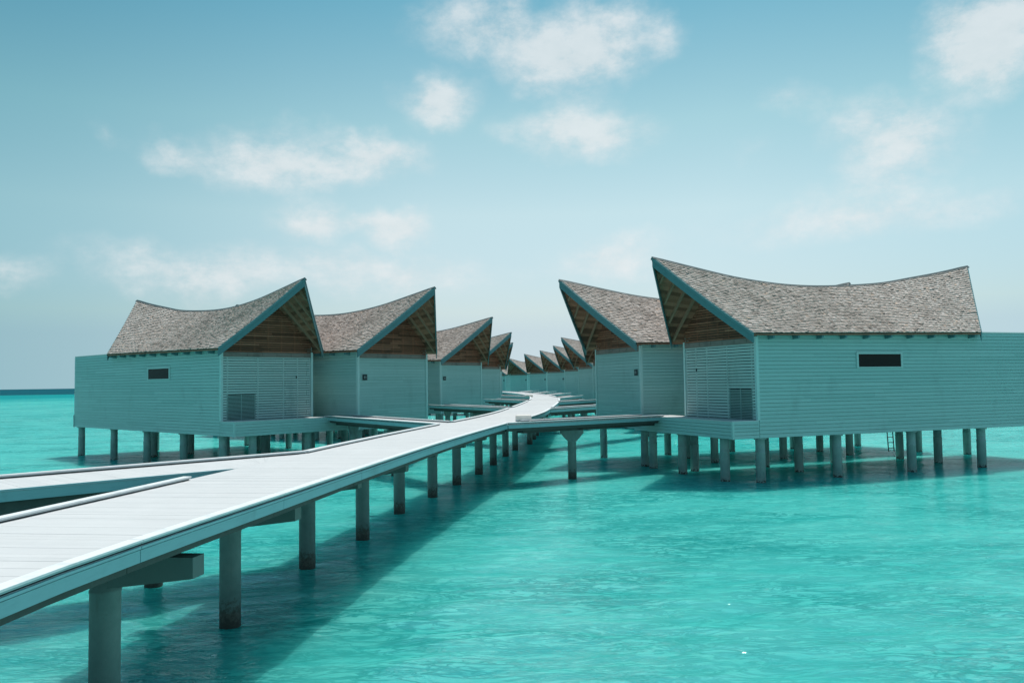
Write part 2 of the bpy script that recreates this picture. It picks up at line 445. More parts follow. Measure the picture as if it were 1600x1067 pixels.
def make_house(side, kind):
    """one bungalow with its parts; side L or R (mirror images), kind 'slat' or 'plate'"""
    m = 1 if side == 'R' else -1
    r = random.Random(11 if kind == 'slat' else 12)
    t = thing('overwater_bungalow', None, 'bungalow')
    ZT = 3.49
    # walls: near side, far side, back, skirt or clad front
    w = MB(m)
    clap(w, (.06, 0), (LB, 0), SK, ZT, r); clap(w, (LB, W), (.06, W), SK, ZT, r)
    clap(w, (LB, 0), (LB, W), SK, ZT, r)
    if kind == 'plate': clap(w, (.03, W-.06), (.03, .06), SK, HS, r)
    else: clap(w, (.03, W), (.03, 0), SK, -.01, r)
    w.box(.12, LB-.1, .06, W-.06, SK+.03, -.16, .3)          # floor slab
    w.box(.12, LB-.1, .06, W-.06, 3.2, 3.3, .3)              # ceiling / flat roof of the rear
    w.box(LB-.08, LB+.05, -.06, .2, SK, .0, .4)              # corner step of the skirt at the back
    build('wall', w, M['wall'], t)
    for v in (0, W):
        p = MB(m); v0 = v-.03 if v == 0 else v-.09
        p.box(-.03, .09, v0, v0+.12, 0 if kind == 'slat' else SK, 3.22, .6)
        build('corner_post', p, M['trim'], t)
    p = MB(m); p.box(-.035, .1, .1, W-.1, HS+.004, HS+.225, .5)
    for i in range(6):
        p.box(-.045, -.034, .5+i*.8, .53+i*.8, HS+.05, HS+.2, .1)
    build('lintel', p, M['lintel'], t)
    if kind == 'slat':
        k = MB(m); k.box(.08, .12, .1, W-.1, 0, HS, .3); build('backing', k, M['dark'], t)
        s = MB(m); z = .03; i = 0
        while z < HS-.05:
            cuts = [.1]+([3.38, 4.62] if i % 4 in (1, 2) else [])+[W-.1]
            for a, b in zip(cuts[:-1], cuts[1:]):
                if z < 1.2 and a < 1.75:
                    s.box(-.004, .03, .1, .29, z, z+.092, r.random()); a = 1.76
                s.box(-.004, .03, a+.008, b-.008, z, z+.092, r.random())
            z += .1195; i += 1
        for v in (.32, 1.9, 3.3, 4.1): s.box(.032, .078, v, v+.05, 0, HS, .3)
        build('slat_screen', s, M['slat'], t)
        g = MB(m); z = .02
        while z < 1.17:
            g.box(-.016, .03, .33, 1.72, z, z+.034, r.random()); z += .062
        for v in (.30, 1.02, 1.725): g.box(-.014, .028, v, v+.025, 0, 1.2, .2)
        build('vent_grille', g, M['vent'], t)
        h = MB(m)
        h.box(-.04, -.004, 4.0, 4.03, 1.93, 2.06, .5); h.box(-.03, -.004, 3.985, 4.045, 2.03, 2.06, .5)
        build('door_handle', h, M['plate'], t)
    else:
        pl = MB(m); pl.box(-.05, -.012, .3, .58, 1.82, 2.1, .5)
        po = build('number_plate', pl, M['plate'], t)
        k = MB(m)
        for v in (.37, .47): k.box(-.056, -.049, v, v+.035, 1.9, 2.03, .5)
        build('numeral', k, M['mark'], po)
    # window in the near side wall
    f = MB(m); u0, u1, z0, z1 = 4.9, 7.36, 1.96, 2.62
    f.box(u0, u1, -.06, .0, z1-.09, z1, .6); f.box(u0, u1, -.06, .0, z0, z0+.05, .5)
    f.box(u0, u0+.1, -.06, .0, z0+.05, z1-.09, .6); f.box(u1-.1, u1, -.06, .0, z0+.05, z1-.09, .6)
    fo = build('window', f, M['slat'], t)
    g = MB(m); g.box(u0+.1, u1-.1, -.034, -.028, z0+.05, z1-.09); build('pane', g, M['pane'], fo)
    # gable of spaced brown boards
    g = MB(m); z = HS+.235
    def half(zz):
        # half span of the gable opening at height zz under the roof boards
        lo, hi = 0., 1.
        for _ in range(24):
            tt = (lo+hi)/2
            if roof_pt(roof_s_at_u(.02, tt), tt, 0, -.1).z < zz: lo = tt
            else: hi = tt
        return -EV+(W/2+EV)*lo
    while z < 5.7:
        v0 = max(.05, half(z+.01)); v1 = max(.05, half(z+.095))
        if v1 > W/2-.05: break
        cut = W/2+r.uniform(-1, 1)*.6
        for a0, a1, b0, b1 in ((v0, v1, cut-.004, cut-.004), (cut+.004, cut+.004, W-v0, W-v1)):
            if b0-a0 < .05: continue
            g.hexa([(0, a0, z), (.03, a0, z), (.03, b0, z), (0, b0, z), (0, a1, z+.075), (.03, a1, z+.075), (.03, b1, z+.075), (0, b1, z+.075)], r.random())
        z += .108
    for v in (1.0, 1.75, W/2, W-1.75, W-1.0):
        zz = HS+.235
        top = zz
        while half(top) < min(v, W-v) and top < 5.6: top += .05
        g.box(.032, .07, v-.04, v+.04, zz, top-.12, .2)
    go = build('gable_wall', g, M['brown'], t)
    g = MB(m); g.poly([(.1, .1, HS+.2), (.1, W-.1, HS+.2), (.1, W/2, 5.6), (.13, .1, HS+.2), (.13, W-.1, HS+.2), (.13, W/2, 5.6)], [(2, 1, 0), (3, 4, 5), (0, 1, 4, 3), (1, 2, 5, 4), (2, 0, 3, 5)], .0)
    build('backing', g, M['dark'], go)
    # roof with its trim
    key = ('roof', side)
    if key not in CACHE:
        CACHE[key] = dict(sh=shingles(m).mesh('roof', M['shingle']), so=roof_slab(m).mesh('soffit', M['brown']),
                          un=dark_underlay(m).mesh('underlay', M['dark']), rc=ridge_cap(m).mesh('ridge_cap', M['ridge']),
                          bg=[barge(m, s, q).mesh('barge_board', M['barge']) for s in (0, 1) for q in (0, 1)])
        raf = []
        for q in (0, 1):
            for u0 in (-.42, -1.05, -1.68, -2.3):
                b = MB(m)
                lo, hi = 0., 1.
                for _ in range(24):
                    tt = (lo+hi)/2
                    if roof_pt(0, tt, 0).x > u0: lo = tt
                    else: hi = tt
                t0 = lo+.03
                pts = [roof_pt(roof_s_at_u(u0, t0+(.985-t0)*i/6), t0+(.985-t0)*i/6, q, -.155) for i in range(7)]
                for p, e in zip(pts[:-1], pts[1:]): b.bar(p, e+(e-p)*.02, .085, .13, .5)
                raf.append(b.mesh('rafter', M['rafter']))
        CACHE[key]['raf'] = raf
        br = []
        for q in (0, 1):
            for i in range(10):
                u = .55+i*1.18; b = MB(m)
                s = roof_s_at_u(u, .06); z = roof_pt(s, .0, 0).z
                v0, v1 = (-.35, -.03) if q == 0 else (W+.03, W+.35)
                zi = z-.10; d = .2
                if q == 0: b.hexa([(u, v0, zi-.09), (u+.08, v0, zi-.09), (u+.08, v1, zi-.13), (u, v1, zi-.13), (u, v0, zi+.0), (u+.08, v0, zi+.0), (u+.08, v1, zi+d), (u, v1, zi+d)], .5)
                else: b.hexa([(u, v0, zi-.13), (u+.08, v0, zi-.13), (u+.08, v1, zi-.09), (u, v1, zi-.09), (u, v0, zi+d), (u+.08, v0, zi+d), (u+.08, v1, zi), (u, v1, zi)], .5)
                br.append(b.mesh('rafter_tail', M['barge']))
        CACHE[key]['br'] = br
    K = CACHE[key]
    ro = obj('roof', K['sh'], t)
    obj('soffit', K['so'], ro); obj('underlay', K['un'], ro); obj('ridge_cap', K['rc'], ro)
    for x in K['bg']: obj('barge_board', x, ro)
    for x in K['raf']: obj('rafter', x, ro)
    for x in K['br']: obj('rafter_tail', x, ro)
    # piles
    if 'hp' not in CACHE:
        pm = MB(); pm.lathe(0, 0, [(.185, -4.2), (.185, -1.28), (.19, -1.27), (.19, -1.24), (.178, -1.23), (.178, SK-.05), (.24, SK-.05), (.24, SK+.04)], 20)
        CACHE['hp'] = pm.mesh('pile', M['house_pile'], True)
    for u in (.25, 4.0, 7.95, 12.0, 16.5):
        for v in ((.24, 2.5, W-.24) if u in (4.0, 12.0) else (.24, W-.24)):
            o = obj('pile', CACHE['hp'], t); o.location = (u, m*v, 0)
    return t
CACHE = {}

proto = {}
for sd in 'LR':
    for kd in ('slat', 'plate'): proto[sd, kd] = make_house(sd, kd)
used = set()
GB = 'overwater bungalows along the boardwalk'
HOUSES = [
 ('L', 'slat', -13.40, 37.81, .725, 'nearest left-hand bungalow, slatted front with vent grille and a small window in its long wall'),
 ('L', 'plate', -7.77, 41.33, .667, 'left-hand bungalow joined behind the slatted one, flat front with a dark plate'),
 ('L', 'plate', -5.33, 60.88, .62, 'third left-hand bungalow, its gable showing between the tall second and small fourth'),
 ('L', 'plate', -3.92, 79.83, .565, 'left-hand bungalow fourth from the front, its gable and a narrow wall strip showing'),
 ('L', 'plate', -3.72, 100.6, .495, 'fifth left-hand bungalow, only the edge of its gable showing'),
 ('L', 'slat', -11.2, 57.2, .64, 'left-hand bungalow hidden behind the second one, joined to the third'),
 ('R', 'slat', 9.38, 31.60, .371, 'biggest right-hand bungalow, long wall with a wide dark window, cut by the picture edge'),
 ('R', 'plate', 5.98, 38.32, .33, 'right-hand bungalow joined behind the biggest one, flat front with one small dark plate'),
 ('R', 'slat', 13.0, 63.5, .45, 'right-hand bungalow tucked behind the second one'),
 ('R', 'plate', 9.5, 70.5, .45, 'right-hand bungalow showing only a thin strip of wall left of the second one'),
 ('R', 'plate', 9.15, 91.0, .30, 'far right-row bungalow with the highest gable tip of the distant ones'),
 ('R', 'plate', 9.43, 112.6, .407, 'far right-row bungalow, second gable down from the highest of the distant ones'),
 ('R', 'plate', 8.26, 129.8, .546, 'far right-row bungalow, third gable down, in the middle of the distant row'),
 ('R', 'plate', 6.02, 145.4, .611, 'far right-row bungalow, lowest whole gable of the distant row'),
 ('R', 'plate', 3.11, 170.8, .817, 'farthest bungalow, its roof sloping down beside the left-hand gables at the bend'),
 ('R', 'plate', -1.6, 187.0, 1.0, 'remotest bungalow past the bend, mostly hidden by the left-hand gables'),
]
for (sd, kd, x, y, a, lab) in HOUSES:
    o = proto[sd, kd]
    if (sd, kd) in used: o = copy_tree(o)
    used.add((sd, kd))
    o.location = (x, y, DECK); o.rotation_euler = (0, 0, a if sd == 'R' else math.pi-a)
    tag(o, lab, 'bungalow', GB)
    if y == 41.33: o.scale = (1, 1, .99)
    if (sd, kd, y) == ('L', 'slat', 37.81):
        first_left = o
# pale sheet roof of the first left-hand bungalow's rear court
mb = MB(-1); q = [(11.2, .1, 3.45), (16.75, .1, 3.38), (16.75, W-.1, 4.15), (11.2, W-.1, 4.3)]
mb.hexa([(x, y, z-.05) for x, y, z in q]+q, .5)
build('rear_roof', mb, M['white'], first_left)

# ------------------------------------------------------ walkways and decks
def normals(P):
    out = []
    for i in range(len(P)):
        a = P[max(i-1, 0)]; b = P[min(i+1, len(P)-1)]
        d = (b-a).normalized(); n = Vector((d.y, -d.x))     # right-hand side
        if 0 < i < len(P)-1:
            d1 = (P[i]-P[i-1]).normalized(); c = max(.5, n.dot(Vector((d1.y, -d1.x)))); n = n/c
        out.append(n)
    return out
def resample(P, step):
    """smooth curve through P, points every step metres"""
    P = [Vector(p) for p in P]; dense = []
    for i in range(len(P)-1):
        p0, p1, p2, p3 = P[max(i-1, 0)], P[i], P[i+1], P[min(i+2, len(P)-1)]
        for k in range(30):
            t = k/30
            dense.append(.5*((2*p1)+(p2-p0)*t+(2*p0-5*p1+4*p2-p3)*t*t+(3*p1-p0-3*p2+p3)*t**3))
    dense.append(P[-1])
    out = [dense[0]]; acc = 0
    for a, b in zip(dense[:-1], dense[1:]):
        L = (b-a).length
        while acc+L >= step:
            f = (step-acc)/L; a = a.lerp(b, f); out.append(a.copy()); L = (b-a).length; acc = 0
        acc += L
    return out
def sweep(mb, P, Nn, o0, o1, z0, z1, seg=None, gap=.006, tn=None, r=None):
    """box strip along polyline P between sideways offsets o0<o1"""
    for i in range(len(P)-1):
        A, B, na, nb = P[i], P[i+1], Nn[i], Nn[i+1]
        if seg and i % seg == 0 and i:
            A = A.lerp(B, min(.4, gap/max(.01, (B-A).length)))
        q = [A+na*o0, A+na*o1, B+nb*o1, B+nb*o0]
        mb.hexa([(p.x, p.y, z0) for p in q]+[(p.x, p.y, z1) for p in q], tn if tn is not None else .5)
def planks(mb, P, Nn, o0, o1, z0, z1, r, pitch=.145):
    """cross boards; P is sampled at the plank pitch"""
    for i in range(len(P)-1):
        A, B = P[i], P[i+1]; na, nb = Nn[i], Nn[i+1]
        g = .0025/pitch
        A2, B2 = A.lerp(B, g), B; n2 = na.lerp(nb, g)
        q = [A2+n2*o0, A2+n2*o1, B2+nb*o1, B2+nb*o0]
        z = r.uniform(-.001, .001)
        mb.hexa([(p.x, p.y, z0) for p in q]+[(p.x, p.y, z1+z) for p in q], min(1, max(0, r.gauss(.55, .2))))
KT = .065   # kerb top above the deck
def kerb_run(parent, P, Nn, o_out, inward):
    """raised white kerb: cap board on a beam with a dark slot under it"""
    sg = inward
    def st(mb, a, b, z0, z1, tn): sweep(mb, P, Nn, min(o_out+sg*a, o_out+sg*b), max(o_out+sg*a, o_out+sg*b), DECK+z0, DECK+z1, seg=3, gap=.012, tn=tn)
    k = MB(); st(k, -.015, .135, KT-.02, KT, 1.); st(k, .004, .118, .022, KT-.02, .0)
    ko = build('kerb', k, M['kerb'], parent)
    s = MB(); st(s, .03, .09, .002, .022, .4)
    build('spacer', s, M['dark'], ko)
def edge_run(parent, P, Nn, o_out, inward, fd=.165, sd_=.28):
    sg = inward
    def st(mb, a, b, z0, z1, tn): sweep(mb, P, Nn, min(o_out+sg*a, o_out+sg*b), max(o_out+sg*a, o_out+sg*b), DECK+z0, DECK+z1, seg=3, gap=.012, tn=tn)
    f = MB(); st(f, .0, .05, -.03, -.004, .9); st(f, .012, .06, -fd, -.04, .5)
    build('fascia', f, M['fascia'], parent)
    s = MB(); st(s, .16, .30, -sd_, -.045, .4)
    build('stringer', s, M['stringer'], parent)

def cut_runs(P, cuts):
    """index runs of P outside the cut intervals (i0,i1)"""
    runs = []; i = 0
    for a, b in sorted(cuts):
        if a-i >= 1: runs.append((i, a))
        i = max(i, b)
    if len(P)-1-i >= 1: runs.append((i, len(P)-1))
    return runs
def nearest(P, q):
    q = Vector(q); return min(range(len(P)), key=lambda i: (P[i]-q).length)

RIGHT = [(-4.25, -9), (-4.15, -2), (-4.05, 3.5), (-3.94, 6.8), (-3.66, 9.2), (-3.3, 11.7), (-2.86, 14.9), (-2.18, 19.7), (-1.66, 23), (-.9, 27.4), (-.21, 31.13),
         (.75, 36.2), (1.55, 41.5), (2.14, 47), (3.01, 56.4), (3.75, 66), (4.15, 73), (4.38, 81), (4.3, 92), (3.7, 104), (2.6, 116), (1.0, 128), (-1.4, 140), (-5, 153), (-10, 166)]
PW = 2.68
PR = resample(RIGHT, .145); NR = normals(PR)
r1 = random.Random(3)
pier = thing('boardwalk', 'long white plank boardwalk curving away between the two rows of bungalows on concrete piles', 'boardwalk', (0, 0, 0))
mb = MB(); planks(mb, PR, NR, -(PW-.02), -.02, DECK-.03, DECK, r1); build('deck', mb, M['deck'], pier)
idx = list(range(0, len(PR), 8))
if idx[-1] != len(PR)-1: idx.append(len(PR)-1)
PL = [PR[i]-NR[i]*PW for i in range(len(PR))]
mb = MB(); Pc = [PR[i] for i in idx]; Nc = normals(Pc)
sweep(mb, Pc, Nc, -(PW-.1), -.1, DECK-.09, DECK-.034, tn=.2)
for o in (-2.15, -1.66, -1.1): sweep(mb, Pc, Nc, o-.06, o+.06, DECK-.402, DECK-.092, tn=.3)
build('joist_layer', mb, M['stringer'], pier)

# links to the houses: near rim start on the boardwalk edge, end at the house deck, side of the boardwalk
LW = 1.45
LINKS = [
 ('R', (-.21, 31.13), (6.61, 36.03), 'link walkway on the right with a wedge-headed pile, leading to the biggest right-hand bungalow'),
 ('L', (-2.90, 31.42), (-9.36, 41.07), 'link walkway on the left leading to the slatted left-hand bungalow and its neighbour'),
 ('R', (2.14, 47.0), (11.6, 60.3), 'second link walkway on the right, its pale edge ending behind the flat-fronted bungalow'),
 ('R', (3.51, 62.5), (7.2, 68.6), 'third link walkway on the right, a thin pale edge above the second one'),
 ('R', (4.3, 76.0), (7.6, 88.9), 'fourth link walkway on the right, under the highest distant gable'),
 ('R', (4.25, 94.), (7.9, 110.5), 'fifth link walkway on the right, at the bend of the boardwalk'),
 ('R', (3.3, 110.), (6.8, 127.5), 'sixth link walkway on the right, beyond the bend'),
 ('R', (1.5, 125.), (4.6, 143.5), 'last link walkway on the right that can be made out past the bend'),
 ('L', (-.44, 49.4), (-6.18, 59.6), 'second link walkway on the left, leading to the third left-hand bungalow'),
 ('L', (1.1, 68.0), (-2.75, 77.4), 'third link walkway on the left, leading to the fourth left-hand bungalow'),
 ('L', (1.55, 86.0), (-2.6, 98.2), 'fourth link walkway on the left, leading to the fifth left-hand bungalow'),
]
cutR, cutL = [], []
pm = MB(); pm.lathe(0, 0, [(.175, -1.6), (.175, DECK-.86), (.181, DECK-.85), (.181, DECK-.82), (.17, DECK-.81), (.17, DECK-.40)], 28)
PILE = pm.mesh('pile', M['pile'], True)
wm = MB()   # wedge head
def wedge(mb, hw, ht, hb, z1, zt, z0, dep):
    """T-head along local x: half width hw, end depth, deeper at the pile"""
    d = dep/2
    for sx in (-1, 1):
        pts = [(0, -d, z0), (sx*hw, -d, zt), (sx*hw, d, zt), (0, d, z0), (0, -d, z1), (sx*hw, -d, z1), (sx*hw, d, z1), (0, d, z1)]
        if sx < 0: pts = [pts[j] for j in (1, 0, 3, 2, 5, 4, 7, 6)]
        mb.hexa(pts, .5)
wedge(wm, 1.2, 0, 0, DECK-.405, DECK-.65, DECK-.80, .26)
HEAD = wm.mesh('pile_head', M['head'])
wm = MB(); wm.box(-.46, .46, -.17, .17, DECK-.53, DECK-.405)
d = .17
wm.hexa([(-.17, -d, DECK-.85), (.17, -d, DECK-.85), (.17, d, DECK-.85), (-.17, d, DECK-.85), (-.46, -d, DECK-.532), (.46, -d, DECK-.532), (.46, d, DECK-.532), (-.46, d, DECK-.532)])
THEAD = wm.mesh('pile_head', M['pile'])

GL = 'link walkways from the boardwalk to the bungalows'
for k, (sd, a, b, lab) in enumerate(LINKS):
    a, b = Vector(a), Vector(b); E = PR if sd == 'R' else PL
    # snap the start to the boardwalk edge along the link's own line
    d = (b-a).normalized(); nrm = Vector((d.y, -d.x))
    i0 = min(range(len(E)), key=lambda i: abs((E[i]-a).dot(nrm))+.02*(E[i]-a).length)
    a = E[i0].copy()
    far = nrm*(-LW if sd == 'R' else LW)
    i1 = min(range(i0, min(len(E), i0+60)), key=lambda i: abs((E[i]-a-far).dot(nrm)))
    (cutR if sd == 'R' else cutL).append((i0, i1))
    t = thing('link_walkway', lab, 'walkway', (0, 0, 0), 0, GL)
    # far rim starts where it meets the boardwalk
    a2 = E[i1]; ext = (a2-a).dot(d)
    L = (b-a).length
    n = int(L/.145); P = [a+d*(L*i/n) for i in range(n+1)]; Nn = [nrm]*(n+1)
    o0, o1 = (-LW, 0) if sd == 'R' else (0, LW)
    mb = MB(); r = random.Random(50+k)
    for i in range(n):
        s0, s1 = L*i/n, L*(i+1)/n
        # skewed first planks stop at the boardwalk edge
        q = [(s0+.0035, o0), (s0+.0035, o1), (s1, o1), (s1, o0)]
        w_ = []
        for (s, o) in q:
            f = abs(o)/LW
            s = max(s, ext*f+.0)
            p = a+d*s+nrm*o; w_.append(p)
        if (w_[2]-w_[1]).length+(w_[3]-w_[0]).length < .02: continue
        z = r.uniform(-.001, .001)
        # keep every quad counter-clockwise from above
        mb.hexa([(p.x, p.y, DECK-.036) for p in w_]+[(p.x, p.y, DECK-.006+z) for p in w_], min(1, max(0, r.gauss(.55, .2))))
    build('deck', mb, M['deck'], t)
    onear = 0; ofar = -LW if sd == 'R' else LW
    Pn = [a+d*.05, a+d*(L*.5), a+d*L]; Nn3 = [nrm]*3
    inward = -1 if sd == 'R' else 1
    kerb_run(t, Pn, Nn3, onear, inward); edge_run(t, Pn, Nn3, onear, inward)
    Pf = [a+d*(ext+.05), a+d*(L*.6), a+d*(L+ (0 if sd == 'R' else 0))]
    kerb_run(t, Pf, Nn3, ofar, -inward); edge_run(t, Pf, Nn3, ofar, -inward)
    jb = MB(); om = (o0+o1)/2; sweep(jb, [a+d*(ext*.5+.3), a+d*L], [nrm]*2, om-.22, om+.22, DECK-.404, DECK-.05, tn=.3); build('joist', jb, M['stringer'], t)
    for f, head in ((.445, True), (.84, False)):
        if not k and not head: continue
        c = a+d*(L*f)+nrm*(o0+o1)/2
        po = obj('pile', PILE, t); po.location = (c.x, c.y, 0)
        ho = obj('pile_head', THEAD, t); ho.location = (c.x, c.y, 0); ho.rotation_euler = (0, 0, math.atan2(nrm.y, nrm.x) if k else .1)
        if not head: ho.scale = (.45, 1, 1)
# branch opening on the left edge
cutL.append((nearest(PL, (-5.76, 14.2)), nearest(PL, (-5.11, 19.4))))
for (P, off, inward, cuts) in ((PR, 0., -1, cutR), (PL, -PW, 1, cutL)):
    for (i0, i1) in cut_runs(PR, cuts):
        ids = list(range(i0, i1, 8))+[i1]
        Pn = [PR[i] for i in ids]; Nn = [NR[i] for i in ids]
        kerb_run(pier, Pn, Nn, off, inward)
    ids = list(range(0, len(PR)-1, 8))+[len(PR)-1]
    edge_run(pier, [PR[i] for i in ids], [NR[i] for i in ids], off, inward)
PILES = [(-4.95, 10.05), (-4.81, 14.04), (-4.54, 18.16), (-3.92, 21.4), (-3.55, 25.6), (-2.86, 29.04), (-2.25, 32.57), (-1.53, 36.2), (-.99, 40.15), (-.43, 44.4), (.1, 48.6)]
i = nearest(PR, (2.7, 53)); s = 0
while i < len(PR)-20:
    p = PR[i]-NR[i]*(PW*.62); PILES.append((p.x, p.y)); i += 28
PILES += [(-5.1, 6.0), (-5.2, 2.0), (-5.25, -2.)]
for (x, y) in PILES:
    po = obj('pile', PILE, pier); po.location = (x, y, 0)
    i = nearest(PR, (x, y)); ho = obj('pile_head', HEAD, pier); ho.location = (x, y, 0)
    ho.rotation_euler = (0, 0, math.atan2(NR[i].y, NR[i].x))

# branch walkway at the left
br = thing('side_walkway', 'walkway branching off to the left edge, white planks with one raised kerb', 'walkway')
F0, F1 = PL[nearest(PL, (-5.11, 19.4))].copy(), Vector((-24., -.3)); dd = (F1-F0).normalized(); nn = Vector((dd.y, -dd.x))   # right of travel = away from viewer
L = (F1-F0).length; n = int(L/.145); BW = 1.95
mb = MB(); r = random.Random(77)
ED = PL
def edge_x(y):
    j = min(range(len(PL)), key=lambda i: abs(PL[i].y-y)); return PL[j].x
for i in range(-26, n):
    s0, s1 = L*i/n+.0035, L*(i+1)/n
    q = []
    for (s, o) in ((s0, -BW), (s0, 0), (s1, 0), (s1, -BW)):
        q.append(F0+dd*s+nn*o)
    if min(p.x-edge_x(p.y) for p in q) > .02: continue
    # trim against the boardwalk edge
    w_ = []
    for p in q:
        it = 0
        while p.x > edge_x(p.y)+.03 and it < 60: p = p-Vector((nn.x, nn.y))*(-.0)+Vector((-.03, 0)); it += 1
        w_.append(p)
    mb.hexa([(p.x, p.y, DECK-.036) for p in w_]+[(p.x, p.y, DECK-.006+r.uniform(-.001, .001)) for p in w_], min(1, max(0, r.gauss(.55, .2))))
build('deck', mb, M['deck'], br)
Pf = [F0+dd*(L*i/6) for i in range(7)]; Nf = [nn]*7
kerb_run(br, Pf, Nf, 0, -1); edge_run(br, Pf, Nf, 0, -1)
G0 = F0-nn*BW
while G0.x > edge_x(G0.y)-.02: G0 = G0+dd*.05
LG = (F1-nn*BW-G0).length
Pg = [G0+dd*(LG*i/6) for i in range(7)]
edge_run(br, Pg, Nf, 0, 1, .2, .52)
jb = MB(); sweep(jb, [F0+dd*1.2, F1], [nn]*2, -BW/2-.3, -BW/2+.3, DECK-.404, DECK-.05, tn=.3); build('joist', jb, M['stringer'], br)
for (x, y) in ((-7.3, 16.79), (-9.6, 14.3), (-12.5, 11.3), (-15.3, 8.3)):
    po = obj('pile', PILE, br); po.location = (x, y, 0)
    ho = obj('pile_head', HEAD, br); ho.location = (x, y, 0); ho.rotation_euler = (0, 0, math.atan2(nn.y, nn.x)+.25); ho.scale = (.7, 1, 1)

# entrance decks in front of the first house of each pair
def entrance(sd, x, y, a, v1, lab):
    m = 1 if sd == 'R' else -1
    t = thing('entrance_deck', lab, 'deck', (x, y, DECK), a if sd == 'R' else math.pi-a, 'entrance decks in front of the paired bungalows')
    r = random.Random(9); D = 1.17
    s = MB(m)
    clap(s, (-D, 0), (.03, 0), SK, -.03, r, .132); clap(s, (-D, v1), (-D, 0), SK, -.03, r, .132)
    s.box(-D-.028, -D+.06, -.03, .06, SK-.004, -.028, .8)
    build('skirt', s, M['wall'], t)
    p = MB(m); v = -.02
    while v < v1-.05:
        p.box(-D-.03, .028, v, v+.138, -.03, 0, r.random()); v += .145
    build('deck', p, M['deck'], t)
    u = MB(m); u.box(-D+.06, 0, .06, v1, SK+.05, -.2, .3); build('joist_layer', u, M['stringer'], t)
    for v in (1.2, 4.2, 6.6):
        if v < v1:
            o = obj('pile', CACHE['hp'], t); o.location = (-.7, m*v, 0)
entrance('L', -13.40, 37.81, .725, 6.35, 'narrow plank deck with clapboard skirt before the slatted left-hand bungalow')
entrance('R', 9.38, 31.60, .371, 7.4, 'narrow plank deck with clapboard skirt before the slatted front of the biggest right-hand bungalow')
entrance('L', -11.2, 57.2, .64, 6.35, 'entrance deck at the end of the second link walkway on the left')
entrance('R', 13.0, 63.5, .45, 7.4, 'entrance deck at the end of the second link walkway on the right')

# cream blocks lying where links leave the boardwalk
def block(x, y, rz, lab, sx=.62):
    mb = MB(); a, b, h, c = sx/2, .14, .26, .05
    ring = lambda ia, z: [(-a+ia, -b+ia, z), (a-ia, -b+ia, z), (a-ia, b-ia, z), (-a+ia, b-ia, z)]
    lv = [ring(.02, 0), ring(0, .03), ring(0, h-c), ring(.018, h-.018), ring(c, h)]
    for p, q in zip(lv[:-1], lv[1:]): mb.hexa(p+q, .5)
    o = build('kerb_block', mb, M['cream']); o.location = (x, y, DECK); o.rotation_euler = (0, 0, rz)
    tag(o, lab, 'block', 'cream blocks on the boardwalk')
block(.42, 33.55, .12, 'cream rounded block on the boardwalk corner where the right-hand link leaves')
block(1.72, 85.2, -.1, 'small pale block on the inner edge of the bend of the boardwalk', .7)
block(-3.6, 146.5, -.3, 'tiny white block at the far end of the visible boardwalk', .8)

# swim ladder under the right-hand houses
ld = thing('swim_ladder', 'thin dark ladder hanging down to the water under the right-hand bungalows', 'ladder', (19.62, 42.92, 0), .33)
for x in (-.18, .18):
    mb = MB(); mb.bar((x, 0, .12), (x, .1, DECK+SK+.02), .04, .04, .5, (0, 1, 0)); build('rail', mb, M['metal'], ld)
for i in range(5):
    mb = MB(); mb.bar((-.18, .02+.012*i, .3+i*.28), (.18, .02+.012*i, .3+i*.28), .03, .035, .5); build('rung', mb, M['metal'], ld)

# --------------------------------------------------------------- sky, sun
SUN_EL, SUN_AZ = math.radians(71), math.radians(22)      # azimuth from +Y towards +X
sv = Vector((math.cos(SUN_EL)*math.sin(SUN_AZ), math.cos(SUN_EL)*math.cos(SUN_AZ), math.sin(SUN_EL)))
sl = bpy.data.lights.new('sun', 'SUN'); sl.energy = 4.0; sl.angle = math.radians(.5); sl.color = (1, .95, .88)
so = bpy.data.objects.new('sun', sl); C.objects.link(so)
so.rotation_euler = sv.to_track_quat('Z', 'Y').to_euler(); so.location = (0, 0, 60)

wd = bpy.data.worlds.new('World'); bpy.context.scene.world = wd; wd.use_nodes = True
nt = wd.node_tree; nt.nodes.clear()
out = N(nt, 'ShaderNodeOutputWorld'); bg = N(nt, 'ShaderNodeBackground'); nt.links.new(bg.outputs[0], out.inputs[0])
sky = N(nt, 'ShaderNodeTexSky', sky_type='NISHITA', sun_disc=False)
sky.sun_elevation = SUN_EL; sky.sun_rotation = SUN_AZ; sky.air_density = 1.0; sky.dust_density = .7; sky.ozone_density = 1.0; sky.altitude = 0
SKY_STRENGTH = .104
bg.inputs['Strength'].default_value = SKY_STRENGTH
tc = N(nt, 'ShaderNodeTexCoord').outputs['Generated']
# look up the sky no lower than a few degrees: the sea haze there is even
nz = N(nt, 'ShaderNodeVectorMath', operation='MAXIMUM'); nt.links.new(tc, nz.inputs[0]); nz.inputs[1].default_value = (-9, -9, .085)
nt.links.new(nz.outputs[0], sky.inputs[0])
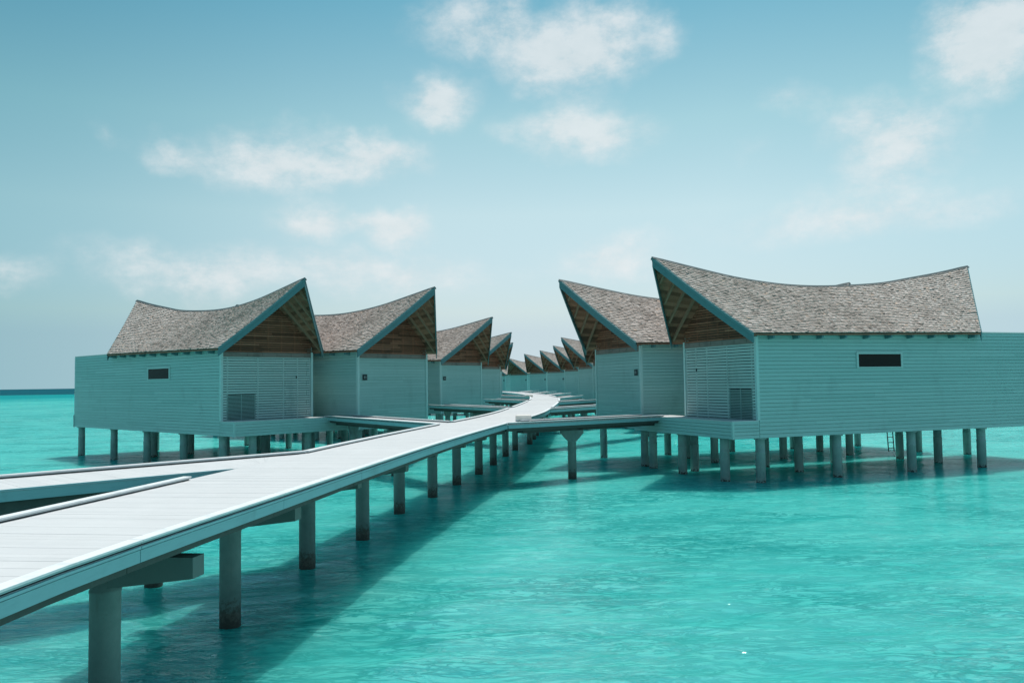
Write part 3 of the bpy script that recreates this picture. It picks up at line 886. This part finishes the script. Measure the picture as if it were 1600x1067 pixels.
# tropical haze: greyer and brighter low down, clear teal higher up
sepz = N(nt, 'ShaderNodeSeparateXYZ'); nt.links.new(tc, sepz.inputs[0])
zr = ramp(nt, sepz.outputs[2], [(.06, (.55, .54, .55)), (.2, (.82, .78, .60)), (.3, (.70, .80, .585)), (.43, (.37, .66, .535)), (.8, (.30, .5, .46))])
zs = N(nt, 'ShaderNodeVectorMath', operation='SCALE'); nt.links.new(zr, zs.inputs[0]); zs.inputs['Scale'].default_value = 2.0
grade = N(nt, 'ShaderNodeVectorMath', operation='MULTIPLY'); nt.links.new(sky.outputs[0], grade.inputs[0]); nt.links.new(zs.outputs[0], grade.inputs[1])
ax = mrange(nt, sepz.outputs[0], -1., 1., 0., 1., False)
az = ramp(nt, ax, [(.20, (.55, .76, .80)), (.27, (.66, .82, .85)), (.38, (.90, .95, .96)), (.45, (1, 1, 1)), (.62, (1, 1, 1)), (.78, (.84, .93, .95))])  # edge falloff painted into the sky: darker teal towards left and right
gr2 = N(nt, 'ShaderNodeVectorMath', operation='MULTIPLY'); nt.links.new(grade.outputs[0], gr2.inputs[0]); nt.links.new(az, gr2.inputs[1]); grade = gr2
CL = [(0.078,0.921,0.382, 0.090,0.042,1.00), (-0.078,0.941,0.329, 0.046,0.028,0.90), (0.083,0.953,0.293, 0.082,0.030,0.80),
 (-0.247,0.933,0.262, 0.109,0.034,0.80), (-0.147,0.953,0.266, 0.052,0.026,0.40), (-0.372,0.889,0.266, 0.033,0.024,0.45),
 (-0.230,0.954,0.191, 0.047,0.024,0.9), (-0.136,0.973,0.188, 0.040,0.021,0.9), (0.482,0.807,0.343, 0.052,0.048,1.10),
 (0.413,0.873,0.260, 0.061,0.041,0.75), (0.402,0.891,0.212, 0.05,0.02,0.25), (0.392,0.903,0.176, 0.150,0.026,0.62),
 (-0.341,0.931,0.130, 0.150,0.032,0.66), (-0.053,0.913,0.404, 0.058,0.030,0.50), (0.124,0.982,0.142, 0.085,0.030,0.62),
 (-0.122,0.984,0.130, 0.11,0.03,0.55), (-0.522,0.846,0.111, 0.04,0.02,0.5), (0.317,0.900,0.299, 0.040,0.019,0.35),
 (-0.425,0.861,0.279, 0.017,0.015,0.30), (0.191,0.904,0.382, 0.028,0.020,0.30), (0.281,0.927,0.249, 0.035,0.018,0.20)]
def vnoise(scale, amt, detail=4):
    n = N(nt, 'ShaderNodeTexNoise'); n.inputs['Scale'].default_value = scale; n.inputs['Detail'].default_value = detail
    nt.links.new(tc, n.inputs['Vector'])
    v = N(nt, 'ShaderNodeVectorMath', operation='SUBTRACT'); nt.links.new(n.outputs['Color'], v.inputs[0]); v.inputs[1].default_value = (.5, .5, .5)
    s = N(nt, 'ShaderNodeVectorMath', operation='SCALE'); nt.links.new(v.outputs[0], s.inputs[0]); s.inputs['Scale'].default_value = amt
    return s.outputs[0]
a1 = N(nt, 'ShaderNodeVectorMath', operation='ADD'); nt.links.new(tc, a1.inputs[0]); nt.links.new(vnoise(8, .075), a1.inputs[1])
a2 = N(nt, 'ShaderNodeVectorMath', operation='ADD'); nt.links.new(a1.outputs[0], a2.inputs[0]); nt.links.new(vnoise(30, .034, 8), a2.inputs[1])
warp = a2.outputs[0]
tot = None
for (x, y, z, w, h, st) in CL:
    mp = N(nt, 'ShaderNodeMapping', vector_type='TEXTURE')
    mp.inputs['Location'].default_value = (x, y, z); mp.inputs['Rotation'].default_value = (0, 0, -math.atan2(x, y))
    mp.inputs['Scale'].default_value = (w*1.5, .4, h*1.5)
    nt.links.new(warp, mp.inputs[0])
    g = N(nt, 'ShaderNodeTexGradient', gradient_type='SPHERICAL'); nt.links.new(mp.outputs[0], g.inputs[0])
    v = math_(nt, 'MULTIPLY', g.outputs['Fac'], st)
    tot = v if tot is None else math_(nt, 'MAXIMUM', tot, v) if False else math_(nt, 'ADD', tot, v)
n1 = noise(nt, tc, 16, 8, .62, (1, 1, 1.8)); n2 = noise(nt, tc, 5, 4, .5, (1, 1, 2.2))
n3 = noise(nt, tc, 48, 8, .7, (1, 1, 1.5))
brk = math_(nt, 'ADD', math_(nt, 'MULTIPLY', n1, 1.15), math_(nt, 'ADD', math_(nt, 'MULTIPLY', n2, .3), math_(nt, 'MULTIPLY', math_(nt, 'SUBTRACT', n3, .62), .8)))
dens = math_(nt, 'MULTIPLY', tot, math_(nt, 'MULTIPLY', brk, 2.1))
mask = mrange(nt, dens, .06, 1.05, 0, .74)
CLOUD = 8.3     # sunlit cloud, in the same units as the sky texture
ccol = ramp(nt, n1, [(.3, (.84, .90, .92)), (.65, (.97, 1., 1.01))])
csc = N(nt, 'ShaderNodeVectorMath', operation='SCALE'); nt.links.new(ccol, csc.inputs[0]); csc.inputs['Scale'].default_value = CLOUD
skyc = mix(nt, mask, grade.outputs[0], csc.outputs[0])
nt.links.new(skyc, bg.inputs['Color'])

# ----------------------------------------------------------------- camera
cam = bpy.data.cameras.new('camera'); co = bpy.data.objects.new('camera', cam); C.objects.link(co)
cam.sensor_width = 36; cam.sensor_fit = 'HORIZONTAL'; cam.lens = 1284.13/1600*36; cam.clip_start = .1; cam.clip_end = 40000
pt, rl = math.radians(2.8178), math.radians(.8211)
Rv, Uv, Fv = Vector((1, 0, 0)), Vector((0, -math.sin(pt), math.cos(pt))), Vector((0, math.cos(pt), math.sin(pt)))
rt = Rv*math.cos(rl)-Uv*math.sin(rl)*-1 if False else Rv*math.cos(rl)-Uv*math.sin(rl)
up = Rv*math.sin(rl)+Uv*math.cos(rl)
mt = Matrix((rt, up, -Fv)).transposed().to_4x4(); mt.translation = (0, 0, EYE)
co.matrix_world = mt
sc = bpy.context.scene; sc.camera = co
sc.view_settings.view_transform = 'Standard'; sc.view_settings.look = 'None'
sc.view_settings.exposure = 0; sc.view_settings.gamma = 1
sc.cycles.max_bounces = 6
